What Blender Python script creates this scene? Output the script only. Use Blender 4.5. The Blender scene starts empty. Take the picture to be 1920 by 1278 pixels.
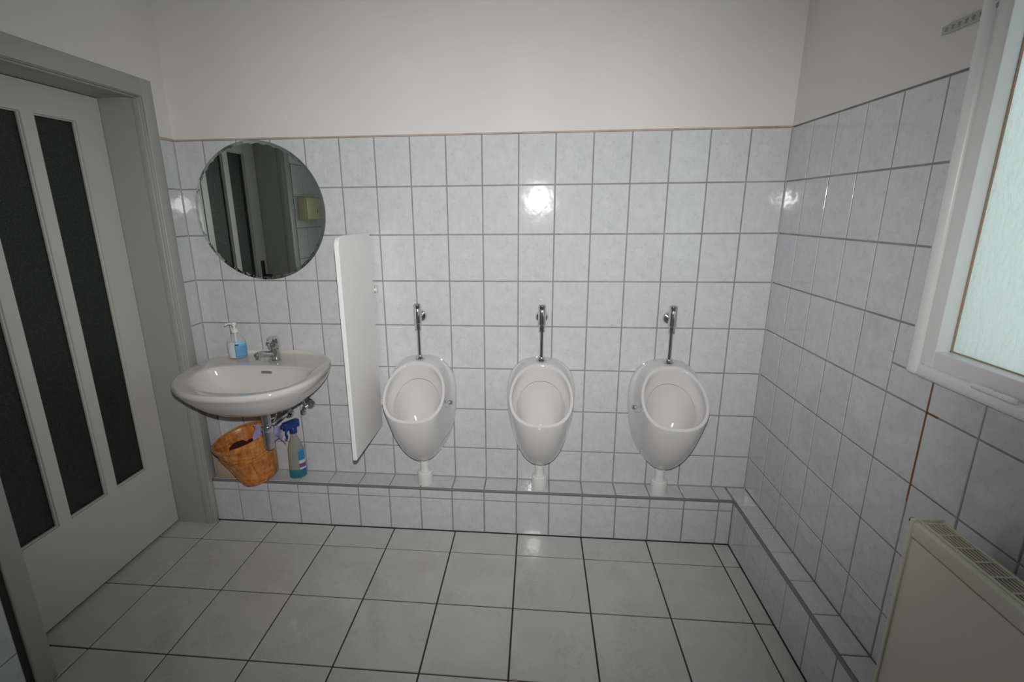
import bpy, bmesh, math, random
from mathutils import Vector, Matrix
random.seed(7)
PI = math.pi
S = bpy.context.scene
COL = S.collection

# ------------------------------------------------------------------ camera
CAM = Vector((1.4551, -2.1226, 1.4951))
YAW, PITCH, ROLL = 0.09065, -0.25007, -0.00872
cd = bpy.data.cameras.new('camera'); cam = bpy.data.objects.new('camera', cd); COL.objects.link(cam)
cd.sensor_width = 36; cd.sensor_fit = 'HORIZONTAL'; cd.lens = 17.027
cd.shift_x = 0.01798; cd.shift_y = -0.00539; cd.clip_start = 0.02
CAMROT = Matrix.Rotation(YAW, 4, 'Z') @ Matrix.Rotation(PI/2 + PITCH, 4, 'X') @ Matrix.Rotation(ROLL, 4, 'Z')
cam.matrix_world = Matrix.Translation(CAM) @ CAMROT
S.camera = cam
# ------------------------------------------------------------------ sky outside the window (plain overcast)
w = bpy.data.worlds.new('overcast_sky'); S.world = w; w.use_nodes = True
bg = w.node_tree.nodes['Background']; bg.inputs[0].default_value = (.90, .93, .915, 1); bg.inputs[1].default_value = 1.1
# ------------------------------------------------------------------ the photographer's flash, just above the lens
ld = bpy.data.lights.new('camera_flash', 'SPOT'); fl = bpy.data.objects.new('camera_flash', ld); COL.objects.link(fl)
ld.energy = 126; ld.color = (1.0, .985, .97); ld.spot_size = math.radians(113); ld.spot_blend = 1.0; ld.shadow_soft_size = .013
FLROT = Matrix.Rotation(YAW + .035, 4, 'Z') @ Matrix.Rotation(PI/2 + PITCH + .055, 4, 'X')
fl.matrix_world = Matrix.Translation(CAM + Vector((0, .03, .09))) @ FLROT @ Matrix.Diagonal((1.0, .78, 1.0, 1.0))   # a flash tube throws a wide flat beam
# ------------------------------------------------------------------ view
S.view_settings.view_transform = 'Standard'; S.view_settings.look = 'None'
S.view_settings.exposure = 0.0; S.view_settings.gamma = 1.0; S.view_settings.use_curve_mapping = False
S.cycles.use_denoising = True
S.cycles.caustics_reflective = False; S.cycles.caustics_refractive = False
S.cycles.max_bounces = 8; S.cycles.sample_clamp_indirect = 4.0

# ================================================================== helpers
def mat(name, col=(.8, .8, .8), rough=.5, metal=0, spec=.5, coat=0, trans=0, ior=1.5):
    m = bpy.data.materials.new(name); m.use_nodes = True
    b = m.node_tree.nodes['Principled BSDF']
    b.inputs['Base Color'].default_value = (*col, 1); b.inputs['Roughness'].default_value = rough
    b.inputs['Metallic'].default_value = metal; b.inputs['Specular IOR Level'].default_value = spec
    b.inputs['Coat Weight'].default_value = coat; b.inputs['Transmission Weight'].default_value = trans
    b.inputs['IOR'].default_value = ior
    return m
class NT:
    def __init__(s, m): s.m = m; s.t = m.node_tree; s.b = s.t.nodes['Principled BSDF']
    def n(s, kind, **kw):
        x = s.t.nodes.new(kind)
        for k, v in kw.items(): setattr(x, k, v)
        return x
    def l(s, a, b): s.t.links.new(a, b)
    def math(s, op, a, b=None, c=None):
        x = s.n('ShaderNodeMath', operation=op)
        for i, v in enumerate((a, b, c)):
            if v is None: continue
            if isinstance(v, (int, float)): x.inputs[i].default_value = v
            else: s.l(v, x.inputs[i])
        return x.outputs[0]
    def vmath(s, op, a, b=None):
        x = s.n('ShaderNodeVectorMath', operation=op)
        for i, v in enumerate((a, b)):
            if v is None: continue
            if isinstance(v, (tuple, list)): x.inputs[i].default_value = v
            elif isinstance(v, (int, float)): x.inputs['Scale'].default_value = v
            else: s.l(v, x.inputs[i])
        return x.outputs[0] if op not in ('LENGTH', 'DISTANCE') else x.outputs['Value']
    def ramp(s, f, stops):
        r = s.n('ShaderNodeValToRGB'); e = r.color_ramp.elements
        while len(e) < len(stops): e.new(.5)
        for i, (p, c) in enumerate(stops):
            e[i].position = p; e[i].color = (*c, 1) if isinstance(c, (tuple, list)) else (c, c, c, 1)
        s.l(f, r.inputs[0]); return r.outputs[0]
    def noise(s, vec, scale, detail=3, rough=.55, dist=0):
        x = s.n('ShaderNodeTexNoise'); x.inputs['Scale'].default_value = scale; x.inputs['Detail'].default_value = detail
        x.inputs['Roughness'].default_value = rough; x.inputs['Distortion'].default_value = dist
        s.l(vec, x.inputs['Vector']); return x.outputs['Fac']
    def mix(s, f, a, b, mode='MIX'):
        x = s.n('ShaderNodeMix', data_type='RGBA', blend_type=mode)
        for sock, v in ((x.inputs[0], f), (x.inputs[6], a), (x.inputs[7], b)):
            if isinstance(v, (int, float)): sock.default_value = v
            elif isinstance(v, (tuple, list)): sock.default_value = (*v, 1)
            else: s.l(v, sock)
        return x.outputs[2]
    def obj(s): return s.n('ShaderNodeTexCoord').outputs['Object']
    def pos(s): return s.n('ShaderNodeNewGeometry').outputs['Position']
    def rnd(s): return s.n('ShaderNodeObjectInfo').outputs['Random']
    def bump(s, h, strength=.1, dist=.002):
        x = s.n('ShaderNodeBump'); x.inputs['Strength'].default_value = strength; x.inputs['Distance'].default_value = dist
        s.l(h, x.inputs['Height']); s.l(x.outputs[0], s.b.inputs['Normal']); return x
    def col(s, c): s.l(c, s.b.inputs['Base Color'])

def link(o, parent=None):
    COL.objects.link(o)
    if parent is not None: o.parent = parent
    return o
def mobj(name, mesh, m=None, parent=None, smooth=False):
    o = bpy.data.objects.new(name, mesh)
    if m is not None and not mesh.materials: mesh.materials.append(m)
    if smooth: mesh.polygons.foreach_set('use_smooth', [True]*len(mesh.polygons))
    return link(o, parent)
def mesh_of(verts, faces, name='m'):
    me = bpy.data.meshes.new(name); me.from_pydata([tuple(v) for v in verts], [], faces); me.update(); return me
def from_bm(bm, name='m'):
    bmesh.ops.recalc_face_normals(bm, faces=bm.faces)
    me = bpy.data.meshes.new(name); bm.to_mesh(me); bm.free(); return me
def smooth_by_angle(me, ang=35):
    me.polygons.foreach_set('use_smooth', [True]*len(me.polygons))
    bm = bmesh.new(); bm.from_mesh(me); a = math.radians(ang)
    for e in bm.edges:
        e.smooth = not (len(e.link_faces) == 2 and e.calc_face_angle(0) > a)
    bm.to_mesh(me); bm.free(); return me
def bm_box(bm, x0, x1, y0, y1, z0, z1, bev=0, seg=2):
    vs = [bm.verts.new((x, y, z)) for x in (x0, x1) for y in (y0, y1) for z in (z0, z1)]
    fs = [(0, 1, 3, 2), (4, 6, 7, 5), (0, 4, 5, 1), (2, 3, 7, 6), (0, 2, 6, 4), (1, 5, 7, 3)]
    faces = [bm.faces.new([vs[i] for i in f]) for f in fs]
    if bev > 0:
        es = list({e for f in faces for e in f.edges})
        bmesh.ops.bevel(bm, geom=es, offset=bev, segments=seg, profile=.5, affect='EDGES')
def box(name, x0, x1, y0, y1, z0, z1, m, parent=None, bev=0, seg=2):
    bm = bmesh.new(); bm_box(bm, min(x0, x1), max(x0, x1), min(y0, y1), max(y0, y1), min(z0, z1), max(z0, z1), bev, seg)
    me = from_bm(bm, name)
    if bev: smooth_by_angle(me, 50)
    return mobj(name, me, m, parent)
def loft(rings, close_u=True, cap0=False, cap1=False):
    n = len(rings[0]); v = [p for r in rings for p in r]; f = []
    for i in range(len(rings)-1):
        for j in range(n if close_u else n-1):
            k = (j+1) % n; f.append((i*n+j, i*n+k, (i+1)*n+k, (i+1)*n+j))
    if cap0: f.append(tuple(range(n))[::-1])
    if cap1: f.append(tuple((len(rings)-1)*n+j for j in range(n)))
    return mesh_of(v, f)
def fixn(me):
    bm = bmesh.new(); bm.from_mesh(me); bmesh.ops.remove_doubles(bm, verts=bm.verts, dist=1e-6)
    bmesh.ops.recalc_face_normals(bm, faces=bm.faces); bm.to_mesh(me); bm.free(); return me
def lathe(name, prof, m, parent=None, n=28, mtx=None, ang=35, sx=1, sy=1, caps=True):
    rings = [[Vector((max(r, 1e-5)*math.cos(2*PI*j/n)*sx, max(r, 1e-5)*math.sin(2*PI*j/n)*sy, z)) for j in range(n)] for r, z in prof]
    me = fixn(loft(rings, cap0=caps and prof[0][0] > 1e-4, cap1=caps and prof[-1][0] > 1e-4))
    if mtx is not None: me.transform(mtx)
    smooth_by_angle(me, ang); return mobj(name, me, m, parent)
def catmull(pts, k=6):
    out = []
    P = [pts[0]] + list(pts) + [pts[-1]]
    for i in range(1, len(P)-2):
        a, b, c, d = P[i-1], P[i], P[i+1], P[i+2]
        for s in range(k):
            t = s/k
            out.append(.5*((2*b) + (c-a)*t + (2*a-5*b+4*c-d)*t*t + (3*b-a-3*c+d)*t**3))
    out.append(pts[-1]); return out
def tube(name, path, r, m, parent=None, n=14, sm=6, caps=True):
    P = [Vector(p) for p in path]; P = catmull(P, sm) if sm > 1 and len(P) > 2 else P
    rr = r if callable(r) else (lambda t: r)
    rings = []; up = Vector((0, 0, 1))
    for i, p in enumerate(P):
        d = (P[min(i+1, len(P)-1)] - P[max(i-1, 0)]).normalized()
        a = d.cross(up if abs(d.dot(up)) < .95 else Vector((1, 0, 0))).normalized(); b = d.cross(a)
        q = rr(i/(len(P)-1)); rings.append([p + (a*math.cos(2*PI*j/n) + b*math.sin(2*PI*j/n))*q for j in range(n)])
    me = fixn(loft(rings, cap0=caps, cap1=caps)); smooth_by_angle(me, 45); return mobj(name, me, m, parent)
def aim(loc, d):
    return Matrix.Translation(Vector(loc)) @ Vector((0, 0, 1)).rotation_difference(Vector(d).normalized()).to_matrix().to_4x4()
def tag(o, label, cat, group=None, kind=None):
    o['label'] = label; o['category'] = cat
    if group: o['group'] = group
    if kind: o['kind'] = kind
    return o
def thing(name, loc, label, cat, group=None, kind=None):
    o = bpy.data.objects.new(name, None); o.location = loc; o.empty_display_size = .05; link(o)
    return tag(o, label, cat, group, kind)
def copy_tree(src, loc, label, suffix_parent=None):
    c = src.copy(); COL.objects.link(c); c.location = loc; c['label'] = label
    for ch in src.children:
        d = ch.copy(); COL.objects.link(d); d.parent = c
        for g in ch.children:
            e = g.copy(); COL.objects.link(e); e.parent = d
    return c

# ================================================================== materials
def tile_material():
    m = mat('wall_tile_glaze', (.6, .62, .65), .07); t = NT(m)
    r3 = t.math('MULTIPLY', t.math('FLOOR', t.math('MULTIPLY', t.rnd(), 4)), 3.7)
    off = t.n('ShaderNodeCombineXYZ'); t.l(r3, off.inputs[0]); t.l(r3, off.inputs[1])
    v = t.vmath('ADD', t.obj(), off.outputs[0])
    cloud = t.ramp(t.noise(v, 26, 4, .6, .3), [(.32, (.595, .603, .622)), (.55, (.635, .642, .660)), (.75, (.672, .678, .694))])
    vein = t.ramp(t.noise(v, 60, 5, .65, .8), [(.34, .90), (.46, 1.0), (1, 1.0)])
    spk = t.ramp(t.noise(v, 145, 2, .5), [(.25, .74), (.32, 1.0), (1, 1.0)])
    area = t.ramp(t.noise(v, 13, 1), [(.47, 0.0), (.6, 1.0)])
    c = t.mix(1.0, cloud, vein, 'MULTIPLY'); c = t.mix(area, c, t.mix(1.0, c, spk, 'MULTIPLY'))
    t.col(c); t.bump(t.noise(v, 16, 2), .30, .002); return m
TILE = tile_material()
def floor_material():
    m = mat('floor_tile_glaze', (.6, .6, .59), .11); t = NT(m)
    v = t.vmath('ADD', t.obj(), None)
    off = t.n('ShaderNodeCombineXYZ'); r = t.math('MULTIPLY', t.rnd(), 17.0); t.l(r, off.inputs[0]); t.l(r, off.inputs[2])
    v = t.vmath('ADD', t.obj(), off.outputs[0])
    cloud = t.ramp(t.noise(v, 7, 4, .6, .6), [(.3, (.565, .565, .555)), (.55, (.605, .605, .595)), (.8, (.64, .64, .63))])
    vein = t.ramp(t.noise(v, 9, 6, .7, 1.6), [(.455, 1.0), (.49, .88), (.525, 1.0)])
    msk = t.ramp(t.noise(v, 5, 2), [(.45, 0.0), (.62, 1.0)])
    dirt = t.ramp(t.noise(t.pos(), 60, 2, .5), [(.15, .55), (.2, 1.0), (1, 1.0)])
    c = t.mix(msk, cloud, t.mix(1.0, cloud, vein, 'MULTIPLY')); c = t.mix(1.0, c, dirt, 'MULTIPLY')
    d = t.vmath('DISTANCE', t.pos(), (.98, -.35, 0)); d = t.math('ADD', d, t.math('MULTIPLY', t.noise(t.pos(), 22, 3), .10))
    st = t.ramp(d, [(.075, .5), (.12, 0.0)]); c = t.mix(st, c, (.57, .52, .43))
    t.col(c); t.bump(t.noise(v, 14, 2), .08, .002); return m
FLOORT = floor_material()
def plaster(name, col):
    m = mat(name, col, .9, spec=.2); t = NT(m); p = t.pos()
    c = t.ramp(t.noise(p, 3.0, 4), [(.3, tuple(x*.96 for x in col)), (.7, tuple(min(1, x*1.02) for x in col))]); t.col(c)
    t.bump(t.noise(p, 70, 3), .12, .002); return m
PLASTER = plaster('white_plaster', (.74, .725, .71))
CEIL = plaster('ceiling_paint', (.75, .75, .74))
def grout(name, col):
    m = mat(name, col, .9, spec=.2); t = NT(m)
    t.col(t.ramp(t.noise(t.pos(), 12, 3), [(.3, tuple(x*.8 for x in col)), (.7, tuple(x*1.15 for x in col))])); return m
GROUT = grout('grey_grout', (.30, .30, .305)); FGROUT = grout('brown_floor_grout', (.075, .058, .048))
RUST = grout('rust_stained_grout', (.23, .115, .062)); PEACH = grout('peach_sealant', (.50, .42, .36))
TRIM = mat('grey_edge_trim', (.20, .20, .195), .45)
PAINTG = mat('grey_door_frame_paint', (.40, .405, .385), .42)
PAINTD = mat('white_door_paint', (.60, .595, .565), .42)
for mm in (PAINTG, PAINTD):
    t = NT(mm); t.bump(t.noise(t.pos(), 30, 3), .06, .002)
GAP_SHADE = mat('gap_shade', (.03, .028, .025), .9)  # near-black colour stands in for the shade inside gaps and hollows
BLACK = mat('black_plastic', (.012, .012, .012), .35)
def door_glass():
    m = mat('dark_ripple_glass', (.012, .017, .015), .22); t = NT(m); p = t.obj()
    h = t.noise(p, 170, 3, .7); t.col(t.ramp(t.noise(p, 220, 2), [(.3, (.006, .009, .008)), (.75, (.028, .036, .032))])); t.bump(h, .7, .004); return m
DGLASS = door_glass()
CERAM = mat('white_sanitary_ceramic', (.66, .65, .648), .06, coat=.3)
BASINM = mat('warm_white_basin_ceramic', (.66, .635, .61), .07, coat=.3)
CHROME = mat('chrome', (.72, .73, .74), .05, metal=1)
CHROMED = mat('satin_chrome', (.60, .61, .62), .18, metal=1)
WPLAST = mat('white_plastic', (.78, .775, .76), .35)
PANELM = mat('white_screen_panel', (.84, .83, .825), .4)
MIRRORM = mat('mirror_silver', (.80, .85, .81), .0, metal=1)
MEDGE = mat('mirror_edge_glass', (.10, .14, .125), .2)
WHITEW = mat('white_window_paint', (.86, .86, .865), .35)
def pane_material():
    m = bpy.data.materials.new('obscured_window_glass'); m.use_nodes = True; t = m.node_tree; t.nodes.clear()
    o = t.nodes.new('ShaderNodeOutputMaterial'); tr = t.nodes.new('ShaderNodeBsdfTranslucent'); g = t.nodes.new('ShaderNodeBsdfGlossy')
    mx = t.nodes.new('ShaderNodeMixShader'); nz = t.nodes.new('ShaderNodeTexNoise'); bp = t.nodes.new('ShaderNodeBump'); tc = t.nodes.new('ShaderNodeTexCoord')
    mp = t.nodes.new('ShaderNodeMapping'); mp.inputs['Scale'].default_value = (1, 1.6, .7)
    nz.inputs['Scale'].default_value = 60; nz.inputs['Detail'].default_value = 3; nz.inputs['Distortion'].default_value = .8
    bp.inputs['Strength'].default_value = .9; bp.inputs['Distance'].default_value = .006
    tr.inputs[0].default_value = (.86, .93, .92, 1); g.inputs[0].default_value = (.9, .95, .95, 1); g.inputs[1].default_value = .12
    mx.inputs[0].default_value = .10
    L = t.links.new; L(tc.outputs['Object'], mp.inputs[0]); L(mp.outputs[0], nz.inputs[0]); L(nz.outputs[0], bp.inputs['Height'])
    L(bp.outputs[0], tr.inputs['Normal']); L(bp.outputs[0], g.inputs['Normal']); L(tr.outputs[0], mx.inputs[1]); L(g.outputs[0], mx.inputs[2]); L(mx.outputs[0], o.inputs[0])
    return m
PANE = pane_material()
RADM = mat('cream_radiator_enamel', (.64, .62, .50), .35)
SEAL = mat('aged_putty', (.42, .30, .20), .8)
STAY = mat('dull_zinc', (.44, .445, .43), .7)
def wicker():
    m = mat('orange_brown_veneer', (.45, .17, .05), .32); t = NT(m); p = t.obj()
    mp = t.n('ShaderNodeMapping'); mp.inputs['Scale'].default_value = (1, 1, .25); t.l(p, mp.inputs[0])
    a = t.noise(mp.outputs[0], 60, 4, .6); mp2 = t.n('ShaderNodeMapping'); mp2.inputs['Scale'].default_value = (.3, .3, 2.2); t.l(p, mp2.inputs[0])
    b = t.noise(mp2.outputs[0], 40, 3); f = t.math('ADD', t.math('MULTIPLY', a, .6), t.math('MULTIPLY', b, .4))
    t.col(t.ramp(f, [(.35, (.33, .105, .024)), (.5, (.54, .20, .05)), (.62, (.70, .32, .10))])); t.bump(f, .25, .003); return m
WICK = wicker()
REDC = mat('dark_red_cloth', (.075, .006, .009), .85)
LAV = mat('lavender_cloth', (.34, .30, .50), .85)
CARD = mat('beige_cardboard', (.45, .36, .27), .7)
SOAPW = mat('milky_soap', (.66, .70, .67), .3)
CLEAR = mat('clear_plastic', (.80, .83, .82), .08); NT(CLEAR).b.inputs['Alpha'].default_value = .22
BLUEP = mat('blue_trigger_plastic', (.010, .04, .19), .35)
TEAL = mat('teal_cleaner_liquid', (.02, .19, .22), .2)
HAZY = mat('hazy_clear_bottle', (.36, .36, .31), .2); NT(HAZY).b.inputs['Alpha'].default_value = .72
def label_mat(name, stops, axis=2, scale=1.0, off=0):
    m = mat(name, (.2, .4, .7), .4); t = NT(m); sp = t.n('ShaderNodeSeparateXYZ'); t.l(t.obj(), sp.inputs[0])
    f = t.math('MULTIPLY_ADD', sp.outputs[axis], scale, off); r = t.n('ShaderNodeValToRGB'); r.color_ramp.interpolation = 'CONSTANT'
    e = r.color_ramp.elements
    while len(e) < len(stops): e.new(.5)
    for i, (p, c) in enumerate(stops): e[i].position = p; e[i].color = (*c, 1)
    t.l(f, r.inputs[0]); t.col(r.outputs[0]); return m

# ================================================================== room shell
XL, XR, YB, YR, ZC = -.133, 2.44, 0.0, -2.75, 2.95
TW, TH, TOP = .1525, .2027, 1.805          # wall tile pitch, top of the tiling
LZ, LD, LDR = .2285, .1115, .0908          # ledge height, depth at the back wall, depth at the right wall
J = .0050; TT = .006                       # joint width, tile thickness above the grout bed

def struct_box(name, parts, m, label, cat):
    bm = bmesh.new()
    for p in parts: bm_box(bm, *p)
    o = mobj(name, from_bm(bm, name), m); return tag(o, label, cat, kind='structure')
WB = struct_box('wall_back', [(XL-.3, XR+.3, TT, .22, 0, TOP+.002), (XL-.3, XR+.3, -.002, .22, TOP+.002, ZC)], PLASTER, 'white plastered wall above grey marbled tiles behind the urinals', 'wall')
WW0, WW1, WZ0, WZ1 = -2.02, -.816, 1.078, 2.35      # window opening
WRT = struct_box('wall_right', [(XR+TT, XR+.25, YR, TT, 0, WZ0), (XR+TT, XR+.25, WW1, TT, WZ0, TOP+.002), (XR+TT, XR+.25, YR, WW0, WZ0, TOP+.002),
      (XR-.002, XR+.25, WW1-.012, .0, TOP+.002, ZC), (XR-.002, XR+.25, YR, WW0, TOP+.002, ZC), (XR-.002, XR+.25, WW0, WW1-.012, WZ1, ZC)], PLASTER,
      'white wall with grey marbled tiles around the frosted window', 'wall')
DY0, DY1, DZ = -.966, -.142, 1.954                   # door opening
WL = struct_box('wall_left', [(XL-.20, XL-TT, DY1, TT, 0, TOP), (XL-.20, XL+.002, DY1, 0, TOP+.002, ZC), (XL-.20, XL+.002, DY0, DY1, DZ, ZC),
      (XL-.20, XL-TT, YR, DY0, 0, TOP+.002), (XL-.20, XL+.002, YR, DY0, TOP+.002, ZC)], PLASTER, 'white wall around the grey framed door', 'wall')
struct_box('wall_rear', [(XL-.3, XR+.3, YR-.15, YR, 0, ZC)], PLASTER, 'plain white wall opposite the urinals', 'wall')
struct_box('ceiling', [(XL-.3, XR+.3, YR, .2, ZC, ZC+.1)], CEIL, 'plain white ceiling above the washroom', 'ceiling')
FL = struct_box('floor', [(XL-.45, XR+.3, YR, .2, -.1, -.004)], FGROUT, 'floor of pale marbled square tiles with dark joints', 'floor')

# grout beds
box('grout_bed', XL, XR, .0018, TT+.002, LZ, TOP, GROUT, WB)
bm = bmesh.new(); bm_box(bm, XR+.0018, XR+TT+.002, YR, 0, 0, WZ0); bm_box(bm, XR+.0018, XR+TT+.002, WW1, 0, WZ0, TOP); mobj('grout_bed', from_bm(bm), GROUT, WRT)
bm = bmesh.new(); bm_box(bm, XL-TT-.002, XL-.0018, -.088, 0, 0, TOP); bm_box(bm, XL-TT-.002, XL-.0018, YR, -1.045, 0, TOP); mobj('grout_bed', from_bm(bm), GROUT, WL)
# sealant along the top of the tiling
box('sealant_bead', XL, XR, -.0045, .002, TOP-.0015, TOP+.0045, PEACH, WB, .0015)
box('sealant_bead', XR-.0035, XR+.002, WW1, 0, TOP, TOP+.002, GROUT, WRT, .0006)
box('sealant_bead', XL-.002, XL+.004, -.088, 0, TOP-.002, TOP+.007, PEACH, WL, .0015)

# ------------------------------------------------------------------ tiles
_cache = {}
def tile_mesh(a, b, t=TT, m=TILE):
    k = (round(a, 4), round(b, 4), round(t, 4), m.name)
    if k in _cache: return _cache[k]
    c1, c2 = .0007, .0018
    v = []; 
    for ins, h in ((0, 0), (0, t-c2), (c1, t-c1*.8), (c2, t)):
        v += [(ins, ins, h), (a-ins, ins, h), (a-ins, b-ins, h), (ins, b-ins, h)]
    f = []
    for r in range(3):
        for j in range(4): q = (j+1) % 4; f.append((r*4+j, r*4+q, r*4+4+q, r*4+4+j))
    f.append((12, 13, 14, 15))
    me = mesh_of(v, f, 'tile'); me.materials.append(m); _cache[k] = me; return me
def tile(parent, org, u, v, a, b, t=TT, m=TILE, tilt=.0022, name='tile'):
    """a tile of a x b (in directions u, v) whose cell starts at org on the face plane"""
    u = Vector(u); v = Vector(v); n = u.cross(v)
    a -= J if m is TILE else FJ; b -= J if m is TILE else FJ
    if a < .004 or b < .004: return
    g = (J if m is TILE else FJ)/2
    o = bpy.data.objects.new(name, tile_mesh(a, b, t, m))
    R = Matrix((u, v, n)).transposed().to_4x4()
    T = Matrix.Rotation(random.uniform(-tilt, tilt), 4, 'X') @ Matrix.Rotation(random.uniform(-tilt, tilt), 4, 'Y')
    o.matrix_world = Matrix.Translation(Vector(org) + u*g + v*g - n*(t-random.uniform(0, .0003))) @ R @ T
    link(o, parent)
FJ = .0058
rows = [(TOP - TH*r, TOP - TH*(r+1)) for r in range(8)]; rows[7] = (rows[7][0], LZ)
# back wall (origin low left, u = +x, v = +z, normal = -y)
cols = [(XL, 0.0)] + [(TW*i, TW*(i+1)) for i in range(16)]
for z1, z0 in rows:
    for x0, x1 in cols: tile(WB, (x0, 0, z0), (1, 0, 0), (0, 0, 1), x1-x0, z1-z0)
# right wall (normal = -x : u = -y, v = +z)
RW = .1488
for r, (z1, z0) in enumerate(rows):
    for c in range(18):
        y0, y1 = -RW*c, -RW*(c+1)
        if y1 < -2.62: continue
        def rt(ya, yb, za, zb): tile(WRT, (XR, ya, za), (0, -1, 0), (0, 0, 1), ya-yb, zb-za)
        if y1 > WW1: rt(y0, y1, z0, z1)
        elif y0 > WW1:
            if z0 > WZ0: rt(y0, WW1-.002, z0, z1)
            elif z1 > WZ0: rt(y0, WW1-.002, WZ0+.002, z1); rt(y0, y1, z0, WZ0+.002)
            else: rt(y0, y1, z0, z1)
        elif y1 > WW0-.05:
            if z1 <= WZ0: rt(y0, y1, z0, z1)
            elif z0 < WZ0: rt(y0, y1, z0, WZ0)
# left wall (normal = +x : u = +y, v = +z)
rowsL = [(TOP - TH*r, max(0, TOP - TH*(r+1))) for r in range(9)]
for z1, z0 in rowsL:
    if z0 >= LZ-.05: tile(WL, (XL, -.086, max(z0, LZ)), (0, 1, 0), (0, 0, 1), .086, z1-max(z0, LZ))
    for c in range(6): tile(WL, (XL, -1.046-TW*(c+1), z0), (0, 1, 0), (0, 0, 1), TW, z1-z0)
# rust stained joint under the window
box('rusty_joint', XR+.0004, XR+.003, -RW*6-.0025, -RW*6+.0025, .74, WZ0, RUST, WRT)
box('rusty_joint', XR+.0004, XR+.003, -RW*6-.035, -RW*6, TOP-TH*4-.0022, TOP-TH*4+.0022, RUST, WRT)

# ledge along the back wall and the right wall
def ledge(parent, bx):
    bm = bmesh.new(); bm_box(bm, *bx); return mobj('ledge', from_bm(bm), GROUT, parent)
g = .0042
LB = ledge(WB, (XL, XR, -LD+g, TT, 0, LZ-g))
LR = ledge(WRT, (XR-LDR+g, XR+TT, YR, -LD+g, 0, LZ-g))
XF = XR-LDR
colsB = [(XL, 0.0)] + [(TW*i, TW*(i+1)) for i in range(15)] + [(TW*15, XF)]
for x0, x1 in colsB:
    tile(LB, (x0, -LD+.006, LZ), (1, 0, 0), (0, 1, 0), x1-x0, LD-.006)
    tile(LB, (x0, -LD, .173), (1, 0, 0), (0, 0, 1), x1-x0, LZ-.0105-.173)
    tile(LB, (x0, -LD, .001), (1, 0, 0), (0, 0, 1), x1-x0, .172)
for c in range(17):
    y0, y1 = -RW*c, -RW*(c+1)
    tile(LR, (XF+.006, y1, LZ), (1, 0, 0), (0, 1, 0), LDR-.006, RW)
    ya = min(y0, -LD)
    tile(LR, (XF, ya, .001), (0, -1, 0), (0, 0, 1), ya-y1, LZ-.0115)
box('edge_strip', XL, XF+.003, -LD-.0035, -LD+.0065, LZ-.0105, LZ+.0012, TRIM, LB, .003, 3)
box('edge_strip', XF-.0035, XF+.0065, YR, -LD+.004, LZ-.0105, LZ+.0012, TRIM, LR, .003, 3)

# floor tiles (normal +z : u = +x, v = +y)
G, GX, GY = .300, 1.3785, -.2584
xs = sorted([GX + G*k for k in range(-7, 5)]); ys = [GY - G*j for j in range(-1, 9)]
xe = [-.36] + [x for x in xs if -.34 < x < XF] + [XF]
for i in range(len(xe)-1):
    for j in range(len(ys)-1):
        y1, y0 = min(ys[j], -LD), ys[j+1]
        if y0 < -2.75: continue
        if i == 0 and (y1 > -.1 or y0 < -1.2): 
            pass
        tile(FL, (xe[i], y0, 0), (1, 0, 0), (0, 1, 0), xe[i+1]-xe[i], y1-y0, .005, FLOORT, .0012)

# ================================================================== door
D = thing('door_1', (0, 0, 0), 'white door with three tall dark glass strips in a grey frame', 'door', kind='structure')
XD = -.32
def casing(name, y0, y1, z0, z1): box(name, XL-.003, -.1245, y0, y1, z0, z1, PAINTG, D, .004)
casing('casing', DY1, -.086, LZ+.002, 2.022); 
casing('casing', DY1, -.1165, 0, LZ+.004)
casing('casing', -1.028, DY0, 0, 2.022); casing('casing', DY0, DY1, DZ, 2.022)
def jamb(y0, y1, z0, z1): 
    box('jamb', XD-.05, XL+.001, y0, y1, z0, z1, PAINTG, D, .002)
jamb(DY1-.002, DY1+.02, 0, DZ+.02); jamb(DY0-.02, DY0+.002, 0, DZ+.02); jamb(DY0, DY1, DZ-.002, DZ+.02)
# bead profile on the jamb edge
for y in (DY1-.002, DY0+.002):
    s = -1 if y > -.5 else 1
    box('jamb_bead', -.172, -.142, y, y+.006*s, 0, DZ-.004, PAINTG, D, .003)
box('jamb_bead', -.172, -.142, DY0, DY1, DZ-.008, DZ-.002, PAINTG, D, .003)
# leaf : stiles, rails, muntins
leaf = [(-.262, DY1-.004, .013, DZ-.004, 'stile'), (DY0+.004, -.848, .013, DZ-.004, 'stile'),
        (-.848, -.262, .013, .362, 'bottom_rail'), (-.848, -.262, 1.846, DZ-.004, 'top_rail'),
        (-.473, -.426, .362, 1.846, 'glazing_bar'), (-.685, -.638, .362, 1.846, 'glazing_bar')]
for y0, y1, z0, z1, nm in leaf: box(nm, XD-.042, XD, y0, y1, z0, z1, PAINTD, D)
for y0, y1 in ((-.426, -.262), (-.638, -.473), (-.848, -.685)):
    box('glass_strip', XD-.024, XD-.018, y0-.004, y1+.004, .358, 1.85, DGLASS, D)
    for a, b, c, d in ((y0, y0+.005, .362, 1.846), (y1-.005, y1, .362, 1.846), (y0+.005, y1-.005, .362, .367), (y0+.005, y1-.005, 1.841, 1.846)):
        box('glazing_bead', XD-.018, XD-.006, a, b, c, d, PAINTD, D, .002)
box('leaf_gap_shade', XD-.045, XD-.012, DY0, DY1, 0, .014, GAP_SHADE, D)  # solid strip, the shade under the leaf put into its colour
box('wall_gap_shade', XL-.004, XL+.0008, -1.046, -1.0275, 0, 2.0, GAP_SHADE, D)  # solid strip painted with the shade of the gap beside the casing
box('door_sky_block', XD-.30, XD-.28, -1.2, .1, -.05, 2.1, GAP_SHADE, D)  # unseen panel added behind the door to keep the sky out
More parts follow.
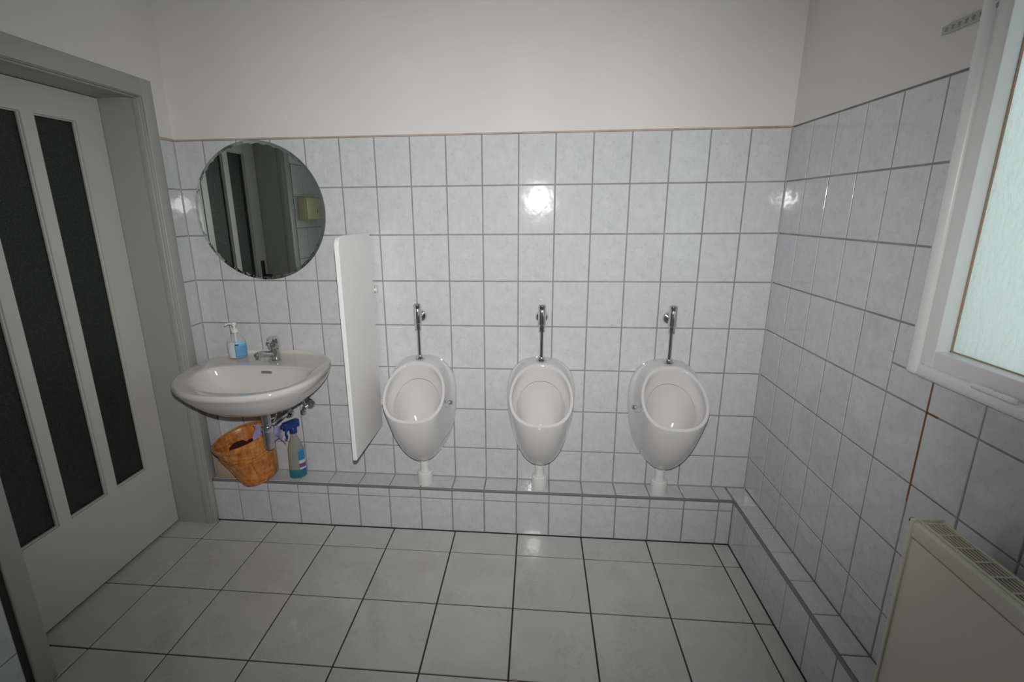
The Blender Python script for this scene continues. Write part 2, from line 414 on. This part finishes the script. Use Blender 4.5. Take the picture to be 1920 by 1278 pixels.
# handle : black plate and lever
hp = box('handle_plate', XD, XD+.008, -.925, -.891, 1.045, 1.20, BLACK, D, .004)
tube('lever', [(XD+.006, -.908, 1.105), (XD+.045, -.908, 1.105), (XD+.055, -.893, 1.105), (XD+.055, -.798, 1.102)], .009, BLACK, hp)
box('screw_hole', -.1246, -.1238, -.126, -.121, .016, .022, GAP_SHADE, D)

# wall dispenser on the left wall (seen in the mirror)
T = thing('wall_dispenser', (XL, -1.22, 1.45), 'cream wall box with small black slot beside the door, seen in the mirror', 'dispenser')
CREAM = mat('cream_plastic', (.62, .60, .40), .35)
box('housing', 0.0005, .055, -.13, .13, 0, .15, CREAM, T, .006, 3)
box('cover', .055, .063, -.125, .125, .004, .146, CREAM, T, .003)
box('slot', .0625, .0636, -.030, -.024, .045, .078, BLACK, T); box('embossed_mark', .0625, .0634, -.002, .012, .052, .055, TRIM, T)

# ================================================================== window
W = thing('window_1', (0, 0, 0), 'white framed window with daylit rippled frosted glass', 'window', kind='structure')
def frame4(nm, xa, xb, ya, yb, za, zb, wd, m, bev, par):
    box(nm, xa, xb, yb-wd, yb, za, zb, m, par, bev, 3); box(nm, xa, xb, ya, ya+wd, za, zb, m, par, bev, 3)
    box(nm, xa, xb, ya+wd, yb-wd, za, za+wd, m, par, bev, 3); box(nm, xa, xb, ya+wd, yb-wd, zb-wd, zb, m, par, bev, 3)
frame4('frame', XR-.020, XR+.10, WW0, WW1, WZ0, WZ1, .036, WHITEW, .013, W)
SY0, SY1, SZ0, SZ1 = WW0+.034, WW1-.034, WZ0+.035, WZ1-.034
frame4('sash', XR-.010, XR+.045, SY0, SY1, SZ0, SZ1, .041, WHITEW, .0022, W)
gy0, gy1, gz0, gz1 = SY0+.041, SY1-.041, SZ0+.041, SZ1-.041
pn = box('pane', XR+.028, XR+.033, gy0-.005, gy1+.005, gz0-.005, gz1+.005, PANE, W)
for a, b, c, d in ((gy1-.0025, gy1, gz0, gz1), (gy0, gy0+.0025, gz0, gz1), (gy0, gy1, gz0, gz0+.0022), (gy0, gy1, gz1-.0022, gz1)):
    box('putty_line', XR+.0235, XR+.028, a, b, c, d, SEAL, W)
for yy in (-1.045, -1.097):
    lathe('hinge_knuckle', [(0, -.026), (.005, -.025), (.0065, -.022), (.0065, .022), (.005, .025), (0, .026)], WHITEW, W, 14, aim((XR-.020, yy, WZ0+.036), (0, 1, 0)))
# perforated stay bar hanging beside the window head
bm = bmesh.new(); N = 9
L0, L1, HZ = -.70, -.87, .011
for k in range(N):
    ya = L0 + (L1-L0)*k/N; yb = L0 + (L1-L0)*(k+1)/N
    h = HZ*(.85 if k == 0 else 1)
    bm_box(bm, XR-.0075, XR-.0045, yb, ya, 1.912-h+.0, 1.912-h*.45); bm_box(bm, XR-.0075, XR-.0045, yb, ya, 1.912+h*.45, 1.912+h)
    bm_box(bm, XR-.0075, XR-.0045, ya-(ya-yb)*.5, ya, 1.912-h*.45, 1.912+h*.45)
stay = mobj('stay_bar', from_bm(bm), STAY, W)
lathe('stay_pivot', [(.009, 0), (.009, .008), (.006, .011), (0, .011)], STAY, W, 14, aim((XR-.002, -.845, 1.915), (-1, 0, 0)))

# ================================================================== wash basin
BCX, BCY = .246, -.24
def basin():
    T = thing('wash_basin', (BCX, 0, .64), 'white oval wash basin with chrome mixer tap mounted under the round mirror', 'wash basin')
    N = 96
    def outl(th, s=1.0, cy=0.0):
        c, n = math.cos(th), math.sin(th)
        if n >= 0: x = .306*math.copysign(abs(c)**.66, c); y = .2385*n**.66
        else: x = .306*math.copysign(abs(c)**.88, c); y = -.268*abs(n)**.90
        return x*s, y*s
    def inner(th, s=1.0):
        c, n = math.cos(th), math.sin(th)
        x = .243*math.copysign(abs(c)**.85, c)*s
        y = (.105*n**.62 if n >= 0 else -.172*abs(n)**.95)*s
        return x + .013, y - .035
    rings = []
    zr = lambda n: .840 + .018*n                         # rim drops towards the front
    z0 = .64
    prof = []
    for j in range(N):
        th = 2*PI*j/N; n = math.sin(th); P = []
        back = max(0, n)
        def O(s, z, pull=0): 
            x, y = outl(th, s)
            if n > 0: y = .2385*n**.66 - (1-s)*.10*n     # keep the back against the wall
            return Vector((x, y+BCY+pull, z-z0))
        dx, dy = .036*math.cos(th), .036*math.sin(th)
        P.append(Vector((dx+.012, dy-.215, .655-z0)))
        P.append(Vector((dx*2.6, dy*2.6-.215, .662-z0)))
        P.append(O(.62, .700)); P.append(O(.83, .748)); P.append(O(.95, .792 + .004*n))
        P.append(O(.993, zr(n)-.020)); P.append(O(1.0, zr(n)-.008)); P.append(O(.985, zr(n)+.001 + .006*back**3))
        P.append(O(.955, zr(n)+.003 + .006*back**3))
        if n > .25: P.append(O(.90, .850 + .004*(1-n)))
        if True:
            xi, yi = inner(th, 1.06); P.append(Vector((xi, yi+BCY, zr(n)-.0005 - .006*back - z0)) if n < .15 else Vector((xi, yi+BCY+.06*min(1, n*1.4), .846-z0)))
        for s, dz in ((1.0, -.006), (.965, -.020), (.88, -.060), (.70, -.105), (.42, -.132), (.13, -.140)):
            x, y = inner(th, s); k = 1-s
            P.append(Vector((x, y+BCY + k*.02, min(zr(n), .849) + dz - z0)))
        prof.append(catmull(P, 4))
    for i in range(len(prof[0])): rings.append([prof[j][i] for j in range(N)])
    me = fixn(loft(rings, cap1=True)); o = mobj('bowl', me, BASINM, T, True)
    # overflow slot on the back of the bowl
    bm = bmesh.new(); bm_box(bm, -.025, .025, -.0018, .0028, -.0075, .0075, .0015, 2)
    me = from_bm(bm); me.transform(Matrix.Translation((.018, -.1745, .814-z0)) @ Matrix.Rotation(-.35, 4, 'X')); mobj('overflow_slot', me, TRIM, T)
    lathe('drain', [(0, .002), (.010, .003), (.022, .002), (.026, 0), (.026, -.01)], CHROME, T, 24, Matrix.Translation((0, -.275, .703-z0)))
    # mixer tap
    fx, fy, fz = .022, -.088, .8465-z0
    f = lathe('tap', [(.0, 0), (.029, 0), (.029, .004), (.0255, .008), (.0245, .03), (.0235, .058), (.0225, .066), (0, .066)], CHROME, T, 28, Matrix.Translation((fx, fy, fz)) @ Matrix.Rotation(.10, 4, 'X'))
    tube('spout', [(fx-.004, fy-.010, fz+.026), (fx-.014, fy-.05, fz+.040), (fx-.024, fy-.092, fz+.052), (fx-.027, fy-.106, fz+.050)], lambda t: .0135-.003*t, CHROME, f, 16)
    lathe('aerator', [(0, -.014), (.010, -.014), (.0125, -.010), (.0125, .008), (.010, .012), (0, .013)], CHROME, f, 20, Matrix.Translation((fx-.027, fy-.106, fz+.046)))
    hm = Matrix.Translation((fx, fy-.008, fz+.066)) @ Matrix.Rotation(.16, 4, 'X')
    lathe('lever_cap', [(0, -.004), (.0255, -.004), (.0275, .004), (.0275, .032), (.0245, .041), (.014, .044), (0, .044)], CHROME, f, 28, hm)
    bm = bmesh.new(); bm_box(bm, -.009, .009, -.058, -.010, .034, .042, .003, 2); me = from_bm(bm); me.transform(hm @ Matrix.Rotation(.12, 4, 'Z')); smooth_by_angle(me, 50); mobj('lever', me, CHROME, f)
    lathe('temperature_button', [(.008, 0), (.008, .004), (.005, .006), (0, .006)], CHROME, f, 16, hm @ aim((.006, -.0268, .006), (.2, -1, -.1)))
    return T
basin()

# bottle trap under the basin
T = thing('bottle_trap', (.258, -.215, .46), 'chrome bottle trap with outlet arm below the wash basin', 'trap')
lathe('inlet_pipe', [(.0, .10), (.0195, .10), (.0195, .1945), (0, .1945)], CHROMED, T, 24)
lathe('nut', [(0, .088), (.025, .088), (.027, .093), (.027, .108), (.023, .113), (0, .113)], CHROME, T, 12)
lathe('cup', [(0, .0), (.014, .001), (.0195, .006), (.022, .03), (.0245, .06), (.0245, .088), (0, .088)], CHROMED, T, 28)
tube('outlet_arm', [(.0, .0, .112), (-.003, .05, .105), (-.010, .12, .095), (-.016, .205, .090)], .0145, CHROME, T, 18)
lathe('rosette', [(.034, -.0005), (.034, .003), (.030, .014), (.020, .021), (.0, .022)], CHROME, T, 28, aim((-.017, .2150, .090), (-.05, -1, 0)))
tube('pop_up_rod', [(.030, .03, .185), (.030, .03, .15), (.020, .02, .125)], .003, CHROME, T, 8)
lathe('rod_joint', [(0, 0), (.011, 0), (.012, .006), (.009, .012), (0, .012)], CHROME, T, 14, Matrix.Translation((.030, .03, .176)))

# angle valve
T = thing('angle_valve', (.357, 0, .595), 'small chrome angle valve on the wall right of the trap', 'valve')
lathe('rosette', [(.0285, 0), (.0285, .003), (.024, .009), (.012, .012), (0, .012)], CHROME, T, 26, aim((0, -.0003, 0), (0, -1, 0)))
lathe('body', [(.009, .008), (.009, .05), (.0105, .052), (.0105, .062), (0, .064)], CHROME, T, 18, aim((0, 0, 0), (0, -1, 0)))
lathe('handle', [(0, .0), (.010, .002), (.0135, .008), (.0135, .018), (.009, .024), (0, .026)], CHROME, T, 16, aim((.0, -.058, -.006), (-.15, -.55, -.8)))
tube('riser', [(0, -.05, .004), (-.004, -.052, .03), (-.022, -.065, .070), (-.028, -.068, .088)], .0062, CHROME, T, 12)

# round mirror
def mirror():
    T = thing('round_mirror', (.2275, 0, 1.502), 'large round mirror with wavy cut edge hanging above the wash basin', 'mirror')
    n = 36*8; R = .298
    def ring(f, y): return [Vector((f(j)*math.cos(2*PI*j/n), y, f(j)*math.sin(2*PI*j/n))) for j in range(n)]
    scal = lambda j: R-.0155+.0055*abs(math.sin(PI*j/8))
    mobj('silvered_face', fixn(loft([ring(scal, -.0085), ring(lambda j: .05, -.0085)], cap1=True)), MIRRORM, T)
    mobj('bevel', fixn(loft([ring(lambda j: R, -.0062), ring(scal, -.0085)])), MIRRORM, T)
    mobj('edge', fixn(loft([ring(lambda j: R-.001, -.0005), ring(lambda j: R, -.001), ring(lambda j: R+.0012, -.0050), ring(lambda j: R, -.0063)], cap0=True)), MEDGE, T)
mirror()

# ================================================================== urinals
UX = [.930, 1.479, 2.030]
def make_urinal():
    T = thing('urinal', (UX[0], -.0015, .315), 'white wall urinal nearest to the white screen panel', 'urinal', 'row of three urinals')
    N = 88; z0 = .315; prof = []
    for j in range(N):
        th = 2*PI*j/N; c, n = math.cos(th), math.sin(th); sg = lambda e: math.copysign(abs(c)**e, c)
        if n >= 0: Wp = Vector((.155*sg(.80), 0, .675+.180*n**.80))
        else: Wp = Vector((.155*sg(1.0), 0, .675-.336*abs(n)**.98))
        u = ((1+n)/2); up = u**1.18
        y = -.285 + .213*up; z = .634 + .213*up
        rx = .136*(sg(.86) if n >= 0 else sg(.92))
        Op = Vector((rx, y, z))
        nb = max(0, -n); P = []
        for t in (0, .10, .25, .42, .60, .78, .92):
            p = Wp.lerp(Op, t); b = 4*t*(1-t)
            p += Vector((0, -.042*b*nb**1.2, -.064*b*nb**1.3*(1-.25*t)))
            p += Vector((-.020*b*(1-.6*t)*math.copysign(abs(c)**2, c)*(1-nb**2), -.010*b*(1-nb) if n < 0 else 0, 0.004*b*max(0, n)))
            if t == .10: p = Wp + Vector((0, -.016, 0)) + (Op-Wp)*.03
            P.append(p)
        nrm = Vector((0, -.70, .71))
        P.append(Op); P.append(Op + nrm*.0045 + Vector((-rx*.035, 0, 0)) + (Vector((0, 0, -.004)) if n > 0 else Vector((0, .004, .003)))*abs(n))
        tp = max(0, n)**1.5; ins = Vector((rx*(.90+.02*tp), -.278+.198*up + .004*nb - .004*tp, .646+.184*up + .006*tp)); P.append(ins)
        # sloping inner face down to the splash edge
        A = Vector((.104*sg(.9), -.205+.128*up, .575+.190*up)) if n < 0 else Vector((.104*sg(.9), -.205+.128*up, .575+.190*up))
        P.append(ins.lerp(A, .45) + Vector((c*.010, .004*(1-tp), -.004*(1-tp))))
        P.append(A)
        seg1 = catmull(P, 4)
        k = max(0, min(1, (n+.35)/.8))
        A2 = A + Vector((0, .034*k, .004*k)); B = Vector((.088*c, -.165+.125*up, .545+.165*up)); Cc = Vector((.05*c, -.12+.06*up, .515+.08*up)); E = Vector((.012*c, -.105+.01*n, .515))
        seg2 = [A2, A2.lerp(B, .5), B, B.lerp(Cc, .5) + Vector((0, .004, -.006)), Cc, E]
        q = seg1 + catmull(seg2, 3)
        prof.append([Vector((p.x, p.y, p.z-z0)) for p in q])
    rings = [[prof[j][i] for j in range(N)] for i in range(len(prof[0]))]
    me = fixn(loft(rings, cap1=True)); smooth_by_angle(me, 50); mobj('bowl', me, CERAM, T)
    for s in (-1, 1):
        lathe('screw_cap', [(.0115, -.012), (.0115, .005), (.0085, .010), (0, .0115)], CHROMED, T, 18, aim((s*.134, -.062, .647-z0), (s*.9, -.55, .05)))
    return T
def make_valve():
    T = thing('flush_valve', (UX[0], 0, .85), 'chrome flush valve above the urinal nearest to the white screen panel', 'flush valve', 'chrome flush valves')
    z = .85
    lathe('rosette', [(.0285, 0), (.0285, .004), (.024, .011), (.013, .015), (.013, .05), (0, .05)], CHROME, T, 26, aim((0, -.0003, 1.04-z), (0, -1, 0)))
    b = lathe('valve_body', [(0, .0), (.0135, .0), (.0145, .004), (.0145, .028), (.0175, .031), (.0175, .094), (.0165, .096), (.0165, .099), (.0175, .101), (.0175, .112), (0, .112)], CHROME, T, 24, Matrix.Translation((0, -.058, .988-z)))
    lathe('push_button', [(.015, 0), (.015, .004), (.012, .006), (0, .006)], CHROMED, b, 20, Matrix.Translation((0, -.058, .988-z+.112)))
    lathe('flush_pipe', [(.0088, .012), (.0088, .14)], CHROME, T, 18, Matrix.Translation((0, -.055, .85-z)))
    lathe('collar', [(0, .004), (.021, .004), (.0215, .010), (.0185, .013), (.0165, .020), (.011, .023), (0, .024)], CHROME, T, 24, Matrix.Translation((0, -.053, .85-z)))
    return T
def make_drain():
    T = thing('drain_pipe', (UX[0], -.062, LZ), 'white plastic drain pipe under the urinal nearest to the white screen panel', 'pipe', 'urinal drain pipes')
    lathe('pipe', [(.0205, .03), (.0205, .120)], WPLAST, T, 24)
    lathe('socket', [(0, .0005), (.036, .0005), (.0365, .004), (.0365, .056), (.0355, .062), (.031, .066), (.021, .066)], WPLAST, T, 28)
    return T
u0, v0, d0 = make_urinal(), make_valve(), make_drain()
which = ['', 'the middle urinal of the row', 'the urinal nearest to the right wall']
copy_tree(u0, (UX[1], -.0015, .315), 'white wall urinal in the middle of the row of three'); copy_tree(u0, (UX[2], -.0015, .315), 'white wall urinal nearest to the right wall')
for i in (1, 2):
    copy_tree(v0, (UX[i], 0, .85), 'chrome flush valve above ' + which[i])
    copy_tree(d0, (UX[i], -.062, LZ), 'white plastic drain pipe under ' + which[i])

# screen panel between basin and urinals
T = thing('urinal_screen', (.7185, -.20, .508), 'tall white screen panel on the wall between wash basin and urinals', 'partition')
bm = bmesh.new(); pts = []
Y0, Y1, Z1, r = -.175, .172, .905, .035
pts.append((Y1, 0)); pts.append((Y1, Z1)) 
for k in range(9): a = PI/2*k/8; pts.append((Y0+r-r*math.sin(a), Z1-r+r*math.cos(a)))
pts.append((Y0, 0))
vs = [[bm.verts.new((x, y, z)) for y, z in pts] for x in (-.0085, .0085)]
bm.faces.new(vs[0]); bm.faces.new(vs[1][::-1])
for k in range(len(pts)): q = (k+1) % len(pts); bm.faces.new((vs[0][k], vs[1][k], vs[1][q], vs[0][q]))
bmesh.ops.bevel(bm, geom=[e for e in bm.edges if abs(e.verts[0].co.x-e.verts[1].co.x) < 1e-6], offset=.0025, segments=2, profile=.5, affect='EDGES')
mobj('panel', from_bm(bm), PANELM, T)
for z in (.115, .655):
    b = box('bracket', .009, .022, .168, .1985, z-.014, z+.014, WPLAST, T, .002)
    for dz in (-.009, .009): lathe('screw', [(.004, 0), (.004, .001), (.0025, .002), (0, .002)], CHROME, b, 10, aim((.016, .168, z+dz), (0, -1, 0)))
    box('bracket', -.022, -.009, .168, .1985, z-.014, z+.014, WPLAST, T, .002)

# ================================================================== radiator
T = thing('radiator', (2.312, -1.078, .25), 'cream panel radiator with slotted top grille under the window', 'radiator')
RL, RH, RD = 1.0, .56, .066
fp = box('front_panel', 0, .012, -RL, -.004, 0, RH-.042, RADM, T, .003)
box('top_cover_front', -.002, .014, -RL, -.004, RH-.040, RH, RADM, T, .006, 3)
box('end_cover', .004, RD, -.006, 0, .0, RH+.004, RADM, T, .002)
box('end_lip', -.003, .006, -.010, .001, 0, RH+.003, RADM, T, .002)
box('back_panel', RD-.010, RD, -RL, -.006, 0, RH-.004, RADM, T)
box('convector_shade_box', .016, RD-.012, -RL, -.008,    .02, RH-.075, GAP_SHADE, T)  # near-black box paints the shade seen between the grille slats
grl = thing('top_grille', (0, 0, 0), '', ''); del grl['label']; del grl['category']; grl.parent = T
box('grille_edge', .012, .019, -RL, -.004, RH-.008, RH+.001, RADM, grl, .001); box('grille_edge', RD-.007, RD, -RL, -.004, RH-.008, RH+.001, RADM, grl, .001)
for k in range(5): x = .0255 + .0075*k; box('slat', x-.0010, x+.0010, -RL, -.006, RH-.008, RH-.001, RADM, grl)
yy = -.013
while yy > -RL: box('crossbar', .012, RD, yy-.0025, yy+.0025, RH-.009, RH, RADM, grl, .001); yy -= .0415
lathe('vent_plug', [(.006, 0), (.006, .006), (.004, .008), (0, .008)], BLACK, T, 12, aim((.006, .001, RH-.006), (0, 1, 0)))
for y in (-.15, -.85):
    for z in (.12, .45): box('wall_bracket', RD, XR-2.312+.002, y-.02, y+.02, z-.02, z+.02, RADM, T)

# ================================================================== small things
# soap dispenser on the basin deck
T = thing('soap_dispenser', (.078, -.080, .850), 'clear pump bottle of milky soap with blue label on the wash basin', 'soap bottle')
prof = [(0, 0), (.034, 0), (.039, .004), (.041, .02), (.0425, .05), (.040, .078), (.031, .096), (.017, .108), (.0125, .114), (.0125, .124)]
Rz = Matrix.Rotation(.5, 4, 'Z')
lathe('bottle', prof, CLEAR, T, 32, Rz, 50, 1, .66)
lathe('soap', [(0, .003), (.033, .003), (.037, .008), (.0395, .05), (.0375, .075), (0, .076)], SOAPW, T, 32, Rz, 50, 1, .64)
lathe('pump_collar', [(.0, .120), (.0150, .120), (.0150, .134), (.012, .138), (0, .138)], WPLAST, T, 20)
lathe('pump_stem', [(.005, .05), (.005, .158)], WPLAST, T, 12)
b = lathe('pump_head', [(0, .150), (.009, .150), (.0105, .154), (.0105, .162), (.008, .166), (0, .166)], WPLAST, T, 18)
tube('nozzle', [(0, 0, .160), (-.018, -.008, .161), (-.030, -.013, .158), (-.034, -.015, .152)], .0042, WPLAST, b, 10)
def wrap_label(name, rfun, z0_, z1_, a0, a1, m, parent, sy=1, mtx=None, n=14, k=8):
    rings = []
    for i in range(k+1):
        z = z0_+(z1_-z0_)*i/k; r = rfun(z)+.0006
        rings.append([Vector((r*math.cos(a0+(a1-a0)*j/n), r*sy*math.sin(a0+(a1-a0)*j/n), z)) for j in range(n+1)])
    me = loft(rings, close_u=False)
    if mtx is not None: me.transform(mtx)
    o = mobj(name, me, m, parent, True); s = o.modifiers.new('thickness', 'SOLIDIFY'); s.thickness = .0004; s.offset = 1; return o
def interp(pr):
    def f(z):
        for (r0, a), (r1, b) in zip(pr, pr[1:]):
            if a <= z <= b and b > a: return r0+(r1-r0)*(z-a)/(b-a)
        return pr[-1][0]
    return f
LBL = label_mat('soap_label_print', [(0, (.16, .36, .60)), (.18, (.13, .33, .62)), (.62, (.18, .42, .64)), (.72, (.24, .56, .64)), (.86, (.42, .72, .74))], 2, 1/.09, -.002/.09)
wl = wrap_label('label', interp(prof), .006, .082, -1.75, -.35, LBL, T, .66, Rz); 
wrap_label('label_mark', lambda z: interp(prof)(z)+.0006, .062, .068, -1.68, -1.35, BLACK, wl, .66, Rz, 6, 2)

# waste basket leaning on the ledge
tilt = Matrix.Rotation(-.215, 4, 'Y') @ Matrix.Rotation(.13, 4, 'X')
T = thing('waste_basket', (.118, -.098, LZ+.0215), 'orange-brown woven veneer waste basket leaning under the wash basin', 'basket')
H, R0, R1 = .225, .080, .130
rr = lambda z: R0+(R1-R0)*(z/H)**.9
po = [(0, 0), (R0-.003, 0)] + [(rr(H*k/14), H*k/14) for k in range(15)] + [(R1+.003, H+.004), (R1-.003, H+.005)] + [(rr(H*k/10)-.006, H*k/10) for k in range(10, 0, -1)] + [(R0-.008, .006), (0, .006)]
lathe('body', po, WICK, T, 48, tilt, 40)
def band(zc, h, e): lathe('band', [(rr(zc-h)-.001, zc-h), (rr(zc-h)+e, zc-h+.002), (rr(zc)+e*1.2, zc), (rr(zc+h)+e, zc+h-.002), (rr(zc+h)-.001, zc+h)], WICK, T, 48, tilt, 60, caps=False)
band(.142, .008, .004); band(.160, .008, .004); band(.022, .014, .003)
lathe('rim', [(R1-.006, H-.004), (R1-.007, H+.005), (R1, H+.010), (R1+.006, H+.006), (R1+.004, H-.010), (R1-.002, H-.012), (R1-.006, H-.004)], WICK, T, 48, tilt, 60, caps=False)
for a in range(16):
    an = 2*PI*(a+.5)/16; 
    path = [Vector(((rr(z)+.0012)*math.cos(an), (rr(z)+.0012)*math.sin(an), z)) for z in (.004, .06, .12, H-.01)]
    tube('stave_seam', [tilt @ p for p in path], .0016, WICK, T, 6, 1)
T2 = thing('red_cloth', (.118, -.098, LZ+.0215), 'dark red crumpled cloth lying inside the orange basket', 'cloth')
bm = bmesh.new()
for (x, y, z, r) in ((-.048, .010, .162, .046), (.026, .012, .164, .046), (0, -.03, .135, .055)):
    mt = tilt @ Matrix.Translation((x, y, z)) @ Matrix.Diagonal((1, 1, .75, 1))
    bmesh.ops.create_icosphere(bm, subdivisions=3, radius=r, matrix=mt)
for v in bm.verts: v.co += v.co.normalized()*.004*math.sin(v.co.x*190)*math.sin(v.co.y*170+v.co.z*120)
mobj('folds', from_bm(bm), REDC, T2, True)

# lavender cloth hanging over the basket rim
T = thing('lavender_cloth', (.2, -.12, .40), 'lavender cleaning cloth hanging behind the chrome trap', 'cloth')
nx, nz = 18, 12; vs = []
for i in range(nz+1):
    for j in range(nx+1):
        s, t = j/nx, i/nz
        x = -.075+.135*s + .006*math.sin(7*t); y = .012*math.sin(s*11)+.010*math.sin(5*t+s*3) + .03*s; z = .128 - t*(.085 + .02*math.sin(s*6)) - .025*s
        vs.append((x, y, z))
fs = [(i*(nx+1)+j, i*(nx+1)+j+1, (i+1)*(nx+1)+j+1, (i+1)*(nx+1)+j) for i in range(nz) for j in range(nx)]
o = mobj('sheet', mesh_of(vs, fs), LAV, T, True); md = o.modifiers.new('thickness', 'SOLIDIFY'); md.thickness = .002

# beige carton behind the basket
T = thing('beige_carton', (-.062, -.055, LZ), 'small beige carton on the ledge behind the orange basket', 'box')
box('carton', -.045, .040, -.045, .035, .0005, .085, CARD, T, .002); box('flap', -.043, .038, -.043, .033, .085, .087, CARD, T)

# spray bottle
T = thing('spray_bottle', (.288, -.056, LZ), 'clear spray bottle with blue trigger head and teal liquid on the ledge', 'spray bottle')
T.scale = (1, 1, .93)
sp = [(0, .0005), (.034, .0005), (.038, .006), (.039, .05), (.0375, .12), (.036, .165), (.030, .195), (.019, .225), (.0145, .24), (.0145, .262)]
Rz = Matrix.Rotation(.45, 4, 'Z')
lathe('bottle', sp, HAZY, T, 32, Rz, 50, 1, .66)
lathe('liquid', [(0, .003), (.035, .003), (.0395, .008), (.0398, .052), (0, .053)], TEAL, T, 32, Rz, 50, 1, .67)
SL = label_mat('cleaner_label_print', [(0, (.02, .10, .30)), (.20, (.55, .58, .62)), (.28, (.03, .13, .36)), (.36, (.40, .04, .05)), (.43, (.55, .6, .65)), (.55, (.03, .22, .48)), (.9, (.05, .30, .55))], 2, 1/.15, -.02/.15)
wrap_label('label', interp(sp), .022, .165, -1.30, .15, SL, T, .66, Rz)
lathe('screw_cap', [(0, .255), (.0175, .255), (.0175, .282), (.014, .288), (0, .288)], BLUEP, T, 20)
bm = bmesh.new(); bm_box(bm, -.016, .016, -.050, .030, .284, .325, .007, 3); bm_box(bm, -.010, .010, -.062, -.045, .296, .318, .004, 2); me = from_bm(bm); me.transform(Matrix.Rotation(-.5, 4, 'Z')); smooth_by_angle(me, 50)
hd = mobj('trigger_head', me, BLUEP, T)
o = tube('trigger', [(0, -.030, .288), (0, -.040, .268), (0, -.036, .245), (0, -.044, .232)], .0055, BLUEP, hd, 10); o.data.transform(Matrix.Rotation(-.5, 4, 'Z'))
